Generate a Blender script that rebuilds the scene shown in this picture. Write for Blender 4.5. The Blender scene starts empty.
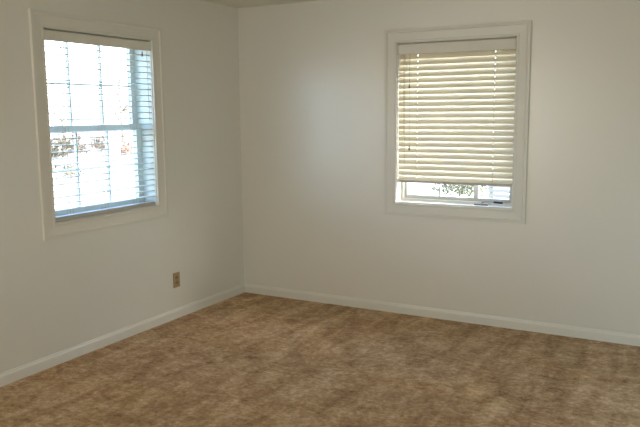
import bpy, bmesh, math, random
from mathutils import Vector, Matrix

S = bpy.context.scene
C = S.collection
R = math.radians
PI = math.pi

# ------------------------------------------------------------------ camera
cam_d = bpy.data.cameras.new('camera')
cam = bpy.data.objects.new('camera', cam_d)
C.objects.link(cam)
CAM = Vector((3.5669, -5.0498, 1.5660))
YAW, PITCH, ROLL, FPX = -0.50521, -0.14079, -0.00881, 710.3
fw = Vector((math.cos(PITCH) * math.sin(YAW), math.cos(PITCH) * math.cos(YAW), math.sin(PITCH)))
rt0 = Vector((math.cos(YAW), -math.sin(YAW), 0))
up0 = rt0.cross(fw)
rt = rt0 * math.cos(ROLL) + up0 * math.sin(ROLL)
up = -rt0 * math.sin(ROLL) + up0 * math.cos(ROLL)
M = Matrix((rt, up, -fw)).transposed().to_4x4()
M.translation = CAM
cam.matrix_world = M
cam_d.sensor_fit = 'HORIZONTAL'
cam_d.sensor_width = 36.0
cam_d.lens = FPX / 640 * 36.0
cam_d.clip_start = 0.05
cam_d.clip_end = 500
S.camera = cam

# ------------------------------------------------------------------ sky, sun, added fill lights, exposure
W = bpy.data.worlds.new('sky'); S.world = W
W.use_nodes = True
nt = W.node_tree; nt.nodes.clear()
out = nt.nodes.new('ShaderNodeOutputWorld')
bg = nt.nodes.new('ShaderNodeBackground')
sky = nt.nodes.new('ShaderNodeTexSky')
sky.sky_type = 'NISHITA'
sky.sun_disc = False
sky.sun_elevation = R(42)
sky.sun_rotation = R(70)
sky.dust_density = 3.0
sky.air_density = 1.0
sky.ozone_density = 1.0
bg.inputs['Strength'].default_value = 3.0
nt.links.new(sky.outputs[0], bg.inputs['Color'])
nt.links.new(bg.outputs[0], out.inputs['Surface'])

def sun_from(az, el):
    return Vector((math.cos(el) * math.cos(az), math.cos(el) * math.sin(az), math.sin(el)))
sd = bpy.data.lights.new('sun', 'SUN')
sd.energy = 38.0
sd.color = (1.0, 0.93, 0.82)
sd.angle = R(0.6)
sun = bpy.data.objects.new('sun', sd)
C.objects.link(sun)
sun.rotation_euler = sun_from(R(18), R(50)).to_track_quat('Z', 'Y').to_euler()

def area_light(name, loc, target, sx, sy, power, color):
    d = bpy.data.lights.new(name, 'AREA')
    d.shape = 'RECTANGLE'; d.size = sx; d.size_y = sy
    d.energy = power; d.color = color
    o = bpy.data.objects.new(name, d)
    C.objects.link(o)
    o.location = loc
    o.rotation_euler = (Vector(loc) - Vector(target)).to_track_quat('Z', 'Y').to_euler()
    return o
# added fill lights out of view, tuned to even out the room's brightness
area_light('fill_front', (.58, -5.99, 1.45), (.58, 0, 1.45), .8, 1.1, 37, (1.0, .955, .873))
area_light('fill_right', (4.29, -3.0, 1.25), (0, -3.0, 1.25), 1.2, 1.3, 14, (1.0, .85, .62))
area_light('fill_low', (4.29, -1.2, .55), (0, -1.2, .55), 1.0, .9, 9.5, (.62, .88, 1.0))

S.view_settings.view_transform = 'Standard'
S.view_settings.look = 'None'
S.view_settings.gamma = 1
S.view_settings.use_curve_mapping = False
S.view_settings.exposure = 0.0
S.cycles.max_bounces = 14
S.cycles.diffuse_bounces = 8
S.cycles.transparent_max_bounces = 24
S.cycles.sample_clamp_indirect = 8.0

# ------------------------------------------------------------------ materials
def new_mat(name):
    m = bpy.data.materials.new(name); m.use_nodes = True
    n = m.node_tree.nodes; b = n['Principled BSDF']
    return m, m.node_tree, n, b

def noise(nt, scale, detail=4, rough=.5, vec=None, distortion=0):
    t = nt.nodes.new('ShaderNodeTexNoise')
    t.inputs['Scale'].default_value = scale
    t.inputs['Detail'].default_value = detail
    t.inputs['Roughness'].default_value = rough
    t.inputs['Distortion'].default_value = distortion
    if vec is not None: nt.links.new(vec, t.inputs['Vector'])
    return t

def objcoord(nt, scale=(1, 1, 1), rot=(0, 0, 0)):
    tc = nt.nodes.new('ShaderNodeTexCoord'); mp = nt.nodes.new('ShaderNodeMapping')
    mp.inputs['Scale'].default_value = scale
    mp.inputs['Rotation'].default_value = rot
    nt.links.new(tc.outputs['Object'], mp.inputs['Vector'])
    return mp.outputs[0]

def mixrgb(nt, fac, a, b, mode='MIX'):
    m = nt.nodes.new('ShaderNodeMix'); m.data_type = 'RGBA'; m.blend_type = mode
    for s, v in ((0, fac), (6, a), (7, b)):
        if hasattr(v, 'is_linked') or hasattr(v, 'links'):
            nt.links.new(v, m.inputs[s])
        elif s == 0: m.inputs[0].default_value = v
        else: m.inputs[s].default_value = (*v, 1)
    return m.outputs[2]

def ramp(nt, fac, stops):
    r = nt.nodes.new('ShaderNodeValToRGB')
    while len(r.color_ramp.elements) < len(stops): r.color_ramp.elements.new(0.5)
    for e, (p, c) in zip(r.color_ramp.elements, stops):
        e.position = p; e.color = (*c, 1)
    nt.links.new(fac, r.inputs[0])
    return r.outputs[0]

def bump(nt, h, strength, dist, bsdf):
    b = nt.nodes.new('ShaderNodeBump')
    b.inputs['Strength'].default_value = strength
    b.inputs['Distance'].default_value = dist
    nt.links.new(h, b.inputs['Height'])
    nt.links.new(b.outputs[0], bsdf.inputs['Normal'])

def paint(name, col, rough=.5, var=.03, bscale=220, bstr=.15, spec=.5):
    m, nt, n, b = new_mat(name)
    v = objcoord(nt)
    t = noise(nt, 2.3, 3, .5, v)
    c = mixrgb(nt, t.outputs['Fac'], tuple(x * (1 - var) for x in col), tuple(min(1, x * (1 + var)) for x in col))
    nt.links.new(c, b.inputs['Base Color'])
    b.inputs['Roughness'].default_value = rough
    b.inputs['Specular IOR Level'].default_value = spec
    if spec == 1.0: b.inputs['IOR'].default_value = 1.8      # satin paint
    t2 = noise(nt, bscale, 3, .6, v)
    bump(nt, t2.outputs['Fac'], bstr, .001, b)
    return m

m_wall = paint('wall_paint', (0.69, 0.685, 0.63), .37, .012, 60, .08, 1.0)
m_ceil = paint('ceiling_paint', (0.70, 0.70, 0.62), .9, .03, 90, .6)
m_trim = paint('trim_paint', (0.69, 0.685, 0.63), .35, .01, 60, .05)
m_vinyl = paint('white_vinyl', (0.61, 0.66, 0.62), .35, .01, 60, .03)
m_sash = paint('painted_sash', (0.50, 0.505, 0.48), .4, .01, 60, .03)
m_cream = paint('cream_headrail', (0.70, 0.69, 0.62), .4, .01, 60, .03)
m_rail = paint('taupe_rail', (0.47, 0.45, 0.415), .5, .01, 60, .03)
m_tan = paint('tan_plastic', (0.36, 0.255, 0.13), .35, .02, 60, .02)
m_tan2 = paint('brown_plastic', (0.27, 0.17, 0.085), .35, .02, 60, .02)
m_dark = paint('dark_slot', (0.03, 0.025, 0.02), .5, .02, 60, .02)
m_tassel = paint('tassel_wood', (0.20, 0.17, 0.12), .5, .05, 60, .1)
m_cord = paint('cord', (0.46, 0.42, 0.33), .8, .03, 300, .2)
m_ext = paint('siding_paint', (0.72, 0.70, 0.66), .7, .03, 60, .1)
m_fence = paint('fence_paint', (0.19, 0.18, 0.14), .7, .05, 40, .2)
m_grey = paint('grey_metal', (0.20, 0.205, 0.21), .35, .03, 60, .05)
m_knob = paint('black_knob', (0.018, 0.017, 0.016), .35, .02, 60, .02)
m_bark = paint('bark', (0.22, 0.17, 0.13), .9, .25, 30, 1)
m_brick = None

def slat_material(name, col, tr):
    m, nt, n, b = new_mat(name)
    b.inputs['Base Color'].default_value = (*col, 1)
    b.inputs['Roughness'].default_value = .4
    t = nt.nodes.new('ShaderNodeBsdfTranslucent')
    t.inputs['Color'].default_value = (col[0], col[1] * .93, col[2] * .74, 1)
    mx = nt.nodes.new('ShaderNodeMixShader'); mx.inputs[0].default_value = tr
    nt.links.new(b.outputs[0], mx.inputs[1]); nt.links.new(t.outputs[0], mx.inputs[2])
    nt.links.new(mx.outputs[0], n['Material Output'].inputs['Surface'])
    return m
m_slat = slat_material('cream_slat', (0.85, 0.81, 0.69), .11)
m_slat_w = slat_material('white_slat', (0.71, 0.75, 0.70), .03)

def glass_material():
    m, nt, n, b = new_mat('window_glass')
    n.remove(b)
    tr = nt.nodes.new('ShaderNodeBsdfTransparent'); tr.inputs[0].default_value = (.91, .95, .98, 1)
    gl = nt.nodes.new('ShaderNodeBsdfGlossy'); gl.inputs['Roughness'].default_value = .02
    lw = nt.nodes.new('ShaderNodeLayerWeight'); lw.inputs[0].default_value = .5
    pw = nt.nodes.new('ShaderNodeMath'); pw.operation = 'POWER'; pw.inputs[1].default_value = 5
    nt.links.new(lw.outputs['Facing'], pw.inputs[0])
    fr = nt.nodes.new('ShaderNodeMath'); fr.operation = 'MULTIPLY_ADD'; fr.inputs[1].default_value = .7; fr.inputs[2].default_value = .03
    nt.links.new(pw.outputs[0], fr.inputs[0])
    mx = nt.nodes.new('ShaderNodeMixShader')
    nt.links.new(fr.outputs[0], mx.inputs[0]); nt.links.new(tr.outputs[0], mx.inputs[1]); nt.links.new(gl.outputs[0], mx.inputs[2])
    nt.links.new(mx.outputs[0], n['Material Output'].inputs['Surface'])
    return m
m_glass = glass_material()

def carpet_material():
    m, nt, n, b = new_mat('brown_carpet')
    v1 = objcoord(nt, (1.0, 1.55, 1), (0, 0, R(68)))
    v2 = objcoord(nt, (1.0, 1.4, 1), (0, 0, R(-60)))
    v0 = objcoord(nt)
    big = noise(nt, 1.1, 3, .5, v1, .6)
    streak = noise(nt, 4.6, 7, .70, v1, 1.3)
    patch = noise(nt, 10.0, 7, .74, v2, 1.5)
    v3 = objcoord(nt, (3.4, .8, 1), (0, 0, R(8)))
    ridge = noise(nt, 2.2, 4, .6, v3, .8)
    fine = noise(nt, 38, 5, .75, v0)
    pile = noise(nt, 330, 2, .6, v0)
    a = nt.nodes.new('ShaderNodeMath'); a.operation = 'MULTIPLY_ADD'
    nt.links.new(streak.outputs['Fac'], a.inputs[0]); a.inputs[1].default_value = .26
    s = nt.nodes.new('ShaderNodeMath'); s.operation = 'MULTIPLY'
    nt.links.new(patch.outputs['Fac'], s.inputs[0]); s.inputs[1].default_value = .24
    nt.links.new(s.outputs[0], a.inputs[2])
    rr = nt.nodes.new('ShaderNodeMath'); rr.operation = 'MULTIPLY_ADD'
    nt.links.new(ridge.outputs['Fac'], rr.inputs[0]); rr.inputs[1].default_value = .22
    nt.links.new(a.outputs[0], rr.inputs[2]); a = rr
    a2 = nt.nodes.new('ShaderNodeMath'); a2.operation = 'MULTIPLY_ADD'
    nt.links.new(fine.outputs['Fac'], a2.inputs[0]); a2.inputs[1].default_value = .28
    nt.links.new(a.outputs[0], a2.inputs[2])
    col = ramp(nt, a2.outputs[0], [(.41, (0.20, 0.10, 0.032)), (.475, (0.39, 0.235, 0.105)), (.525, (0.52, 0.355, 0.19)), (.59, (0.74, 0.54, 0.34))])
    tint = ramp(nt, big.outputs['Fac'], [(.32, (1.04, 0.97, 0.90)), (.5, (1, 1, 1)), (.68, (1.0, 0.96, 1.0))])
    col = mixrgb(nt, 1.0, col, tint, 'MULTIPLY')
    nt.links.new(col, b.inputs['Base Color'])
    b.inputs['Roughness'].default_value = 1
    b.inputs['Specular IOR Level'].default_value = .1
    b.inputs['Sheen Weight'].default_value = .15
    b.inputs['Sheen Roughness'].default_value = .6
    h = nt.nodes.new('ShaderNodeMath'); h.operation = 'MULTIPLY_ADD'
    nt.links.new(pile.outputs['Fac'], h.inputs[0]); h.inputs[1].default_value = .5
    nt.links.new(a2.outputs[0], h.inputs[2])
    bump(nt, h.outputs[0], .7, .02, b)
    return m
m_carpet = carpet_material()

def ground_material(name, stops, scale):
    m, nt, n, b = new_mat(name)
    t = noise(nt, scale, 8, .7, objcoord(nt))
    nt.links.new(ramp(nt, t.outputs['Fac'], stops), b.inputs['Base Color'])
    b.inputs['Roughness'].default_value = 1
    return m
m_ground = ground_material('leafy_lawn', [(.36, (.075, .07, .05)), (.46, (.15, .13, .11)), (.54, (.21, .185, .17)), (.66, (.27, .24, .23))], 1.1)

def leaf_material(name, c1, c2):
    m, nt, n, b = new_mat(name)
    t = noise(nt, 1.6, 4, .6, objcoord(nt))
    nt.links.new(ramp(nt, t.outputs['Fac'], [(.35, c1), (.65, c2)]), b.inputs['Base Color'])
    b.inputs['Roughness'].default_value = .8
    return m
m_leaf = {
    'olive': leaf_material('olive_leaves', (.022, .022, .012), (.06, .055, .028)),
    'rust': leaf_material('rust_leaves', (.12, .055, .035), (.18, .09, .055)),
    'tan': leaf_material('tan_leaves', (.035, .026, .018), (.085, .062, .042)),
    'pale': leaf_material('pale_leaves', (.42, .38, .30), (.60, .56, .48)),
    'green': leaf_material('green_leaves', (.028, .036, .018), (.06, .07, .035)),
}

# ------------------------------------------------------------------ object helpers
def mesh_obj(name, bm, mat, parent=None, smooth=False, **props):
    me = bpy.data.meshes.new(name)
    bmesh.ops.recalc_face_normals(bm, faces=bm.faces)
    bm.to_mesh(me); bm.free()
    me.materials.append(mat)
    if smooth:
        for p in me.polygons: p.use_smooth = True
    o = bpy.data.objects.new(name, me)
    C.objects.link(o)
    if parent: o.parent = parent
    for k, v in props.items(): o[k] = v
    return o

def empty(name, loc=(0, 0, 0), **props):
    o = bpy.data.objects.new(name, None)
    C.objects.link(o)
    o.location = loc
    o.empty_display_size = .1
    for k, v in props.items(): o[k] = v
    return o

def box(bm, a, b, bevel=0):
    x0, y0, z0 = a; x1, y1, z1 = b
    vs = [bm.verts.new(p) for p in ((x0,y0,z0),(x1,y0,z0),(x1,y1,z0),(x0,y1,z0),(x0,y0,z1),(x1,y0,z1),(x1,y1,z1),(x0,y1,z1))]
    fs = [bm.faces.new([vs[i] for i in f]) for f in ((0,3,2,1),(4,5,6,7),(0,1,5,4),(1,2,6,5),(2,3,7,6),(3,0,4,7))]
    if bevel:
        es = list({e for f in fs for e in f.edges})
        bmesh.ops.bevel(bm, geom=es, offset=bevel, segments=2, profile=.6, affect='EDGES')

def tube(bm, pts, r, seg=8):
    """closed round tube through the points; r a number or one per point"""
    rs = r if isinstance(r, (list, tuple)) else [r] * len(pts)
    pts = [Vector(p) for p in pts]
    rings = []
    for i, p in enumerate(pts):
        d = (pts[min(i + 1, len(pts) - 1)] - pts[max(i - 1, 0)]).normalized()
        a = d.orthogonal().normalized() if abs(d.z) < .9 else Vector((1, 0, 0)).cross(d).normalized()
        b = d.cross(a)
        rings.append([bm.verts.new(p + (a * math.cos(2*PI*k/seg) + b * math.sin(2*PI*k/seg)) * rs[i]) for k in range(seg)])
    for A, B in zip(rings, rings[1:]):
        for k in range(seg):
            bm.faces.new((A[k], A[(k+1) % seg], B[(k+1) % seg], B[k]))
    bm.faces.new(rings[0][::-1]); bm.faces.new(rings[-1])

def plate(bm, u0, u1, v0, v1, holes, d0, d1, conv):
    """slab in the (u,v) plane with rectangular holes and real thickness d0..d1; conv maps (u,v,d) to a point"""
    us = sorted({u0, u1, *[h[0] for h in holes], *[h[1] for h in holes]})
    vs = sorted({v0, v1, *[h[2] for h in holes], *[h[3] for h in holes]})
    cache = {}
    def V(i, j, d):
        k = (i, j, d)
        if k not in cache: cache[k] = bm.verts.new(conv(us[i], vs[j], d))
        return cache[k]
    def solid(i, j):
        if not (0 <= i < len(us) - 1 and 0 <= j < len(vs) - 1): return False
        cu, cv = (us[i] + us[i+1]) / 2, (vs[j] + vs[j+1]) / 2
        return not any(h[0] < cu < h[1] and h[2] < cv < h[3] for h in holes)
    for i in range(len(us) - 1):
        for j in range(len(vs) - 1):
            if not solid(i, j): continue
            for d in (d0, d1):
                bm.faces.new((V(i,j,d), V(i+1,j,d), V(i+1,j+1,d), V(i,j+1,d)))
            for (ni, nj, a, b) in ((i-1,j,(i,j),(i,j+1)), (i+1,j,(i+1,j),(i+1,j+1)), (i,j-1,(i,j),(i+1,j)), (i,j+1,(i,j+1),(i+1,j+1))):
                if not solid(ni, nj):
                    bm.faces.new((V(*a,d0), V(*b,d0), V(*b,d1), V(*a,d1)))

def sweep_rect(bm, u0, u1, v0, v1, prof, conv):
    """mitred frame round a rectangle: prof = (distance outwards, height) pairs, closed"""
    rings = []
    for (su, sv) in ((0,0),(1,0),(1,1),(0,1)):
        ring = []
        for (o, h) in prof:
            u = (u1 + o) if su else (u0 - o)
            v = (v1 + o) if sv else (v0 - o)
            ring.append(bm.verts.new(conv(u, v, h)))
        rings.append(ring)
    n = len(prof)
    for i in range(4):
        A, B = rings[i], rings[(i + 1) % 4]
        for k in range(n):
            bm.faces.new((A[k], A[(k+1) % n], B[(k+1) % n], B[k]))

# (u, v, d): u along the wall, v up, d out of the wall into the room
cL = lambda u, v, d: (d, u, v)          # left wall, plane x = 0, room on +x
cB = lambda u, v, d: (u, -d, v)         # back wall, plane y = 0, room on -y

# ------------------------------------------------------------------ room
H, XR, YF, T = 2.44, 4.30, -6.00, 0.20
LY0, LY1, LZ0, LZ1 = -2.020, -1.077, 0.8986, 2.0882     # left window opening
BX0, BX1, BZ0, BZ1 = 1.448, 2.3374, 0.8724, 2.0762      # back window opening

bm = bmesh.new(); box(bm, (-T, YF - T, -.12), (XR + T, T, 0)); mesh_obj('floor', bm, m_carpet, kind='structure')
bm = bmesh.new(); box(bm, (-.55, YF - .55, H), (XR + 2.6, .55, H + .12)); mesh_obj('ceiling', bm, m_ceil, kind='structure')  # overhangs added out of view to block the sun, longest on the right
bm = bmesh.new(); plate(bm, YF - T, T, 0, H, [(LY0, LY1, LZ0, LZ1)], 0, -T, cL); mesh_obj('wall_left', bm, m_wall, kind='structure')
bm = bmesh.new(); plate(bm, 0, XR, 0, H, [(BX0, BX1, BZ0, BZ1)], 0, -T, cB); mesh_obj('wall_back', bm, m_wall, kind='structure')
bm = bmesh.new(); plate(bm, YF - T, T, 0, H, [(-3.61, -2.39, .59, 1.91), (-1.71, -.69, .09, 1.01)], XR, XR + T, cL); mesh_obj('wall_right', bm, m_wall, kind='structure')
bm = bmesh.new(); box(bm, (XR + .02, -3.61, .59), (XR + .04, -2.39, 1.91)); mesh_obj('fill_panel_right', bm, m_ceil, kind='structure')  # made-up opaque panel, unseen, closing the hole behind the right fill light
bm = bmesh.new(); box(bm, (XR + .02, -1.71, .09), (XR + .04, -.69, 1.01)); mesh_obj('fill_panel_low', bm, m_ceil, kind='structure')  # unseen panel added behind the low fill light, no real window
bm = bmesh.new(); plate(bm, 0, XR, 0, H, [(.17, .99, .89, 2.01)], -YF, -YF + T, cB); mesh_obj('wall_front', bm, m_wall, kind='structure')
bm = bmesh.new(); box(bm, (.17, YF - .04, .89), (.99, YF - .02, 2.01)); mesh_obj('fill_panel_front', bm, m_ceil, kind='structure')  # added blank panel out of view, backs the front fill light

# baseboards: profile (out, up), mitred where the walls meet
BP = [(0, -.004), (.013, -.004), (.013, .052), (.0115, .060), (.008, .066), (.006, .0745), (0, .0745)]
def baseboard(name, a, b, nrm):
    a, b, nrm = Vector(a), Vector(b), Vector(nrm)
    t = (b - a).normalized()
    bm = bmesh.new(); A = []; B = []
    for (o, z) in BP:
        A.append(bm.verts.new(a + nrm * o + t * o + Vector((0, 0, z))))
        B.append(bm.verts.new(b + nrm * o - t * o + Vector((0, 0, z))))
    n = len(BP)
    for k in range(n): bm.faces.new((A[k], A[(k+1) % n], B[(k+1) % n], B[k]))
    bm.faces.new(A); bm.faces.new(B)
    mesh_obj(name, bm, m_trim, kind='structure')
baseboard('baseboard_left', (0, YF, 0), (0, 0, 0), (1, 0, 0))
baseboard('baseboard_back', (0, 0, 0), (XR, 0, 0), (0, -1, 0))
baseboard('baseboard_right', (XR, YF, 0), (XR, 0, 0), (-1, 0, 0))
baseboard('baseboard_front', (0, YF, 0), (XR, YF, 0), (0, 1, 0))

CAS = [(-.0, 0), (-.0, .010), (.004, .0125), (.014, .0125), (.018, .009), (.072, .013), (.078, .019), (.0965, .019), (.0971, .0175), (.0971, 0)]

# ------------------------------------------------------------------ window 1: double-hung, left wall
w1 = empty('window_1', (0, (LY0 + LY1) / 2, LZ0), kind='structure')
def child(name, bm, mat, root, **kw):
    o = mesh_obj(name, bm, mat, None, **kw)
    o.parent = root
    o.matrix_parent_inverse = Matrix.Translation(-Vector(root.location))
    return o
bm = bmesh.new(); sweep_rect(bm, LY0, LY1, LZ0, LZ1, CAS, cL); child('casing', bm, m_trim, w1)
# jamb liner inside the opening
bm = bmesh.new(); plate(bm, LY0, LY1, LZ0, LZ1, [(LY0 + .004, LY1 - .004, LZ0 + .004, LZ1 - .002)], -.003, -T - .01, cL); child('window_frame', bm, m_vinyl, w1)
def sash(root, conv, u0, u1, v0, v1, d0, d1, stile, top, bot, cols, rows, mat, mt, ext_top=0):
    bm = bmesh.new(); plate(bm, u0, u1, v0, v1, [(u0 + stile, u1 - stile, v0 + bot, v1 - top)], d0, d1, conv)
    sh = child('sash', bm, mat, root)
    def sub(name, bm, m):
        o = child(name, bm, m, root); o.parent = sh
        return o
    gu0, gu1, gv0, gv1 = u0 + stile, u1 - stile, v0 + bot, v1 - top
    dm = (d0 + d1) / 2
    for i in range(1, cols):
        c = gu0 + (gu1 - gu0) * i / cols
        bm = bmesh.new(); plate(bm, c - mt/2, c + mt/2, gv0, gv1, [], dm + .011, dm - .011, conv); sub('muntin', bm, mat)
    for j in range(1, rows):
        c = gv0 + (gv1 - gv0) * j / rows
        bm = bmesh.new(); plate(bm, gu0, gu1, c - mt/2, c + mt/2, [], dm + .0105, dm - .0105, conv); sub('muntin', bm, mat)
    bm = bmesh.new(); plate(bm, gu0, gu1, gv0, gv1, [], dm + .002, dm - .002, conv); sub('glass', bm, m_glass)
    return sh
su0, su1 = LY0 + .004, LY1 - .004
zmid = 1.477
lower = sash(w1, cL, su0, su1, LZ0 + .004, zmid + .02, -.125, -.158, .048, .040, .055, 3, 2, m_vinyl, .0115)
upper = sash(w1, cL, su0, su1, zmid - .02, LZ1 - .002, -.160, -.193, .048, .045, .038, 3, 2, m_vinyl, .0115)
bm = bmesh.new(); box(bm, (-.125, -1.575, zmid + .002), (-.108, -1.515, zmid + .022), .003); child('sash_lock', bm, m_vinyl, w1)

# ------------------------------------------------------------------ window 2: casement, back wall
w2 = empty('window_2', ((BX0 + BX1) / 2, 0, BZ0), kind='structure')
bm = bmesh.new(); sweep_rect(bm, BX0, BX1, BZ0, BZ1, CAS, cB); child('casing', bm, m_trim, w2)
bm = bmesh.new()
plate(bm, BX0, BX1, BZ0, BZ1, [(BX0 + .004, BX1 - .004, BZ0 + .010, BZ1 - .002)], -.003, -T - .01, cB)
plate(bm, BX0 + .004, BX1 - .004, BZ0 + .010, BZ1 - .002, [(BX0 + .026, BX1 - .026, BZ0 + .030, BZ1 - .03)], -.085, -T, cB)
child('window_frame', bm, m_trim, w2)
cas = sash(w2, cB, BX0 + .026, BX1 - .026, BZ0 + .030, BZ1 - .03, -.105, -.145, .022, .04, .026, 1, 1, m_sash, .014)
bm = bmesh.new(); plate(bm, 1.751, 1.763, BZ0 + .056, BZ1 - .07, [], -.114, -.136, cB); child('muntin', bm, m_sash, w2)
bm = bmesh.new(); plate(bm, 2.026, 2.060, BZ0 + .056, BZ1 - .07, [], -.108, -.142, cB); child('mullion', bm, m_sash, w2)
# crank operator on the bottom of the frame
op = empty('crank_operator', (0, 0, 0)); op.parent = w2; op.matrix_parent_inverse = Matrix.Translation(-Vector(w2.location))
def sub2(name, bm, m, par=op, smooth=False):
    o = mesh_obj(name, bm, m, par, smooth); return o
bm = bmesh.new(); box(bm, (2.045, .046, BZ0 + .009), (2.150, .082, BZ0 + .022), .004)
o = child('crank_base', bm, m_grey, w2)
bm = bmesh.new(); tube(bm, [(2.100, .058, BZ0 + .018), (2.106, .050, BZ0 + .034), (2.130, .046, BZ0 + .040), (2.205, .044, BZ0 + .040)], [.006, .005, .004, .004])
h = child('crank_arm', bm, m_grey, w2, smooth=True)
bm = bmesh.new(); tube(bm, [(2.192, .044, BZ0 + .040), (2.198, .044, BZ0 + .040), (2.252, .043, BZ0 + .038), (2.260, .043, BZ0 + .038)], [.005, .0085, .0085, .005])
k = child('crank_knob', bm, m_knob, w2, smooth=True)
bpy.data.objects.remove(op)

# ------------------------------------------------------------------ blinds
def slat_mesh(L, depth, arch, t, holes, hole_w):
    """one curved slat along u; local x = length, y = depth (-: room edge), z up; square route holes at the ladders"""
    bm = bmesh.new()
    cuts = [0, L]
    for h in holes: cuts += [h - hole_w/2, h + hole_w/2]
    cuts = sorted(cuts)
    n = 8
    def P(x, j, s):
        y = -depth/2 + depth * j / n
        return (x, y, arch * (1 - (2*y/depth)**2) + s * t/2)
    cache = {}
    def V(i, j, s):
        if (i, j, s) not in cache: cache[(i,j,s)] = bm.verts.new(P(cuts[i], j, s))
        return cache[(i,j,s)]
    def solid(i, j):
        if not (0 <= i < len(cuts)-1 and 0 <= j < n): return False
        c = (cuts[i] + cuts[i+1]) / 2
        return not (j in (3, 4) and any(abs(c - h) < hole_w/2 for h in holes))
    for i in range(len(cuts)-1):
        for j in range(n):
            if not solid(i, j): continue
            for s in (-1, 1): bm.faces.new((V(i,j,s), V(i+1,j,s), V(i+1,j+1,s), V(i,j+1,s)))
            for ni, nj, a, b in ((i-1,j,(i,j),(i,j+1)), (i+1,j,(i+1,j),(i+1,j+1)), (i,j-1,(i,j),(i+1,j)), (i,j+1,(i,j+1),(i+1,j+1))):
                if not solid(ni, nj): bm.faces.new((V(*a,-1), V(*b,-1), V(*b,1), V(*a,1)))
    bmesh.ops.recalc_face_normals(bm, faces=bm.faces)
    me = bpy.data.meshes.new('slat'); bm.to_mesh(me); bm.free()
    return me

def blind(loc, rotz, L, mat, label, ztop, zbot, pitch, tilt, depth, arch, val_h, first_gap, ladders, tassels, cords, centre, rail_h=.018):
    """local x along the window, y out of the room, z up from the sill; loc = lower left corner of the opening at the wall plane"""
    root = empty('window_blind', loc, label=label, category='blind', group='slatted window blinds')
    root.rotation_euler.z = rotz
    Ht = ztop
    def add(name, bm, m, par=root, smooth=False):
        return mesh_obj(name, bm, m, par, smooth)
    bm = bmesh.new(); box(bm, (.001, .032, Ht - .062), (L - .001, .066, Ht - .001)); add('headrail', bm, m_cream)
    bm = bmesh.new(); box(bm, (.006, .003, Ht - val_h), (L - .006, .014, Ht - .009), .003)
    add('valance', bm, m_cream)
    me = slat_mesh(L - .012, depth, arch, .0040, [l - .006 for l in ladders], .007)
    me.materials.append(mat)
    z = Ht - first_gap; n = 0
    while z > zbot + .030:
        s = bpy.data.objects.new('slat', me); C.objects.link(s); s.parent = root
        rng = random.Random(n * 7 + int(L * 1000))
        s.location = (.006, centre, z + rng.uniform(-.0006, .0006))
        s.rotation_euler = (tilt + rng.uniform(-.035, .035), rng.uniform(-.0012, .0012), 0)
        z -= pitch; n += 1
    bm = bmesh.new(); box(bm, (.010, centre - .025, zbot), (L - .010, centre + .025, zbot + rail_h), .004); add('bottom_rail', bm, m_rail)
    zb = zbot + .016
    for l in ladders:
        bm = bmesh.new()
        dy = depth/2 * math.cos(tilt) + .0025
        for y in (centre - dy, centre + dy):
            tube(bm, [(l, y, zb), (l, y, Ht - .05)], .0009, 5)
        tube(bm, [(l, centre, zb), (l, centre, Ht - .05)], .0010, 5)
        add('ladder_cord', bm, m_cord)
    for (cx, z0) in cords:
        bm = bmesh.new(); tube(bm, [(cx, centre - depth/2 - .006 if tilt == 0 else .010, Ht - val_h + .01), (cx, centre - depth/2 - .008 if tilt == 0 else .009, z0)], .0017, 5)
        add('pull_cord', bm, m_cord)
    for (cx, z0) in tassels:
        y = centre - depth/2 - .006 if tilt == 0 else .006
        bm = bmesh.new(); tube(bm, [(cx, y, z0 + .018), (cx, y, Ht - val_h + .01)], .0009, 5); tc = add('pull_cord', bm, m_cord)
        bm = bmesh.new(); tube(bm, [(cx, y, z0 - .018), (cx, y, z0 - .014), (cx, y, z0), (cx, y, z0 + .018)], [.004, .0065, .0055, .0028], 10); add('tassel', bm, m_tassel, tc, True)
    return root

# left blind: slats open flat, lowered to the sill.  local x runs along +Y, local y points out (-X)
blind((0, LY0, LZ0), R(90), LY1 - LY0, m_slat_w,
      'white slatted blind with slats open flat, lowered fully over the left wall window',
      LZ1 - LZ0 - .003, .005, .0405, 0.0, .050, .0015, .070, .102, (.16, .463, .766), ((LY1 - LY0 - .09, LZ1 - LZ0 - .100),), ((LY1 - LY0 - .045, .62),), .036, .027)
# back blind: slats tilted nearly shut, raised above the sill.  local x along +X, y out (+Y)
blind((BX0, 0, BZ0), 0, BX1 - BX0, m_slat,
      'cream slatted blind with slats tilted shut, hanging short of the back wall window sill',
      BZ1 - BZ0 - .003, .160, .0435, R(63), .052, .0040, .080, .092, (.155, .735), ((.098, 1.759 - BZ0), (.101, 1.296 - BZ0)), ((.052, .52), (.060, .30)), .034)

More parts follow.
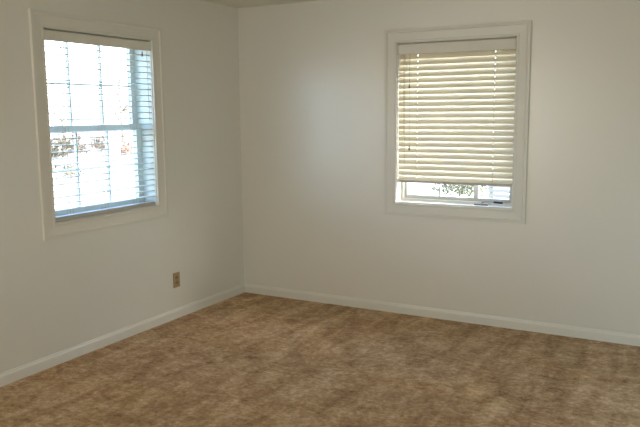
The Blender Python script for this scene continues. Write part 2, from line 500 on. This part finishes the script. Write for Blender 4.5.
# ------------------------------------------------------------------ wall outlet on the left wall
oy, oz = -.901, .300
out_ = empty('wall_outlet', (0, oy, oz), label='tan electrical outlet low on the left wall near the corner', category='outlet')
bm = bmesh.new(); box(bm, (0.0, -.036, -.058), (.0055, .036, .058), .0022); mesh_obj('cover_plate', bm, m_tan, out_)
for s in (-1, 1):
    bm = bmesh.new()
    ring = []
    for d in (0.0045, .0075):
        rr = []
        for k in range(24):
            a = 2 * PI * k / 24
            y = max(-.0165, min(.0165, .0185 * math.cos(a))); z = max(-.0145, min(.0145, .0185 * math.sin(a)))
            rr.append(bm.verts.new((d, y, z + s * .0205)))
        ring.append(rr)
    for k in range(24): bm.faces.new((ring[0][k], ring[0][(k+1) % 24], ring[1][(k+1) % 24], ring[1][k]))
    bm.faces.new(ring[1]); bm.faces.new(ring[0][::-1])
    sk = mesh_obj('socket', bm, m_tan2, out_)
    bm = bmesh.new()
    box(bm, (.0074, -.0075, s*.0205 - .001), (.0079, -.0055, s*.0205 + .008))
    box(bm, (.0074, .0055, s*.0205 - .001), (.0079, .0075, s*.0205 + .007))
    box(bm, (.0074, -.002, s*.0205 - .009), (.0079, .002, s*.0205 - .005))
    mesh_obj('slot', bm, m_dark, sk)
bm = bmesh.new(); tube(bm, [(.005, 0, 0), (.0068, 0, 0)], .003, 12); mesh_obj('screw', bm, m_tan2, out_)

# ------------------------------------------------------------------ outdoors
GZ = -.60
bm = bmesh.new(); box(bm, (-160, -60, GZ - .3), (60, 160, GZ)); mesh_obj('ground', bm, m_ground, kind='structure')
bm = bmesh.new(); box(bm, (-T, YF - T, GZ), (XR + T, T, -.12)); mesh_obj('trim_1', bm, m_ext, kind='structure')

def tree(name, x, y, h, cr, crown_z, nleaf, leaf, kind, label, cat, seed, lsz=.22, trunk=.16):
    rng = random.Random(seed)
    root = empty(name, (x, y, GZ), label=label, category=cat)
    bm = bmesh.new()
    pts = [(0, 0, -.05)]; px = py = 0
    for i in range(1, 6):
        px += rng.uniform(-.12, .12); py += rng.uniform(-.12, .12)
        pts.append((px, py, h * .8 * i / 5))
    tube(bm, pts, [trunk * (1 - .15 * i) for i in range(6)], 8)
    tips = []
    nb = 11 if trunk > .08 else 7
    for i in range(nb):
        k = rng.randint(1, 4)
        b = Vector(pts[k]); a = rng.uniform(0, 2*PI)
        e = Vector((math.cos(a) * cr * rng.uniform(.5, .95), math.sin(a) * cr * rng.uniform(.5, .95), crown_z + rng.uniform(-.25, .4) * (h - crown_z)))
        mid = b.lerp(e, .5) + Vector((0, 0, -.1 * cr))
        tube(bm, [b, mid, e], [trunk * .4, trunk * .25, trunk * .08], 6)
        tips.append(e); tips.append(mid)
    mesh_obj('trunk', bm, m_bark, root, True)
    # leaf clusters: round clumps of small tilted leaves
    verts, faces = [], []
    clumps = [(t, rng.uniform(.35, .55) * cr) for t in tips]
    for i in range(10):
        a = rng.uniform(0, 2*PI); r = cr * rng.uniform(.1, .7)
        clumps.append((Vector((math.cos(a) * r, math.sin(a) * r, crown_z + rng.uniform(-.5, .9) * (h - crown_z) * .8)), rng.uniform(.3, .5) * cr))
    for i in range(nleaf):
        c, r = clumps[i % len(clumps)]
        d = Vector((rng.gauss(0, 1), rng.gauss(0, 1), rng.gauss(0, .8))).normalized() * r * rng.uniform(.5, 1) ** .5
        p = c + d
        if p.z < .1: p.z = .1 + rng.uniform(0, .3)
        u = Vector((rng.gauss(0, 1), rng.gauss(0, 1), rng.gauss(0, 1))).normalized()
        v = u.orthogonal().normalized()
        s = lsz * rng.uniform(.6, 1.2)
        b = len(verts)
        verts += [p - u*s*.5, p + v*s*.3, p + u*s*.5, p - v*s*.3]
        faces.append((b, b+1, b+2, b+3))
    me = bpy.data.meshes.new('foliage'); me.from_pydata(verts, [], faces); me.materials.append(m_leaf[leaf])
    f = bpy.data.objects.new('foliage', me); C.objects.link(f); f.parent = root
    return root

def along(x, y, k):      # a spot k times as far from the camera as (x, y)
    return CAM.x + (x - CAM.x) * k, CAM.y + (y - CAM.y) * k

def ground_at(u, v):      # the spot of ground seen at a point of the photograph
    d = fw + rt * (u - 320) / FPX - up * (v - 213.5) / FPX
    t = (GZ - CAM.z) / d.z
    return CAM.x + d.x * t, CAM.y + d.y * t

for i, (x, y, h, cr, cz, nl, leaf, lab) in enumerate([
    (-39.0, 32.5, 5.5, 2.4, 3.0, 500, 'pale', 'thin pale tree outside the left window, at its left edge above the bushes'),
    (-36.5, 36.0, 7.5, 2.6, 4.5, 260, 'pale', 'thin pale tree outside the left window, behind the rust bush'),
]):
    tree('leafy_tree', x, y, h, cr, cz, nl, leaf, 'tree', lab, 'tree', 11 + i)
for i, (u, v, h, cr, nl, leaf, lab) in enumerate([
    (57, 166, 1.55, .62, 1500, 'olive', 'olive bush outside the left window, at its left edge'),
    (76, 164, 1.50, .62, 1500, 'tan', 'brown bush outside the left window, between the olive bush and the first upright bar'),
    (99, 158, 1.20, .60, 1000, 'tan', 'low brown bush outside the left window, in the middle column of panes'),
    (128, 160, 1.10, .42, 600, 'rust', 'small rust coloured bush outside the left window, in its right column of panes'),
    (70, 180, .55, .55, 350, 'olive', 'low straggly olive plant outside the left window, nearest the house'),
]):
    X, Y = ground_at(u, v)
    tree('bush', X, Y, h, cr, h * .5, nl, leaf, 'bush', lab, 'bush', 31 + i, .09, .03)
X, Y = along(-2.55, 14.0, .90)
tree('bush', X, Y, .98, .95, .45, 2600, 'green', 'bush', 'low green bush outside the back window, under the raised blind', 'bush', 33, .08, .03)

# pale louvred board fence outside the back window
fx, fy = along(-1.75, 14.3, .64)
fence = empty('board_fence', (fx, fy, GZ), label='pale horizontal board fence outside the back window, right of the bush', category='fence')
fence.rotation_euler.z = R(-14)
for i in range(3):
    bm = bmesh.new(); box(bm, (i * 1.1, -.05, -.02), (.09 + i * 1.1, .05, 1.15), .006); mesh_obj('post', bm, m_fence, fence)
for j in range(12):
    bm = bmesh.new(); box(bm, (0, -.075, .06 + j * .088), (2.29, -.05, .120 + j * .088), .004); mesh_obj('rail', bm, m_fence, fence)
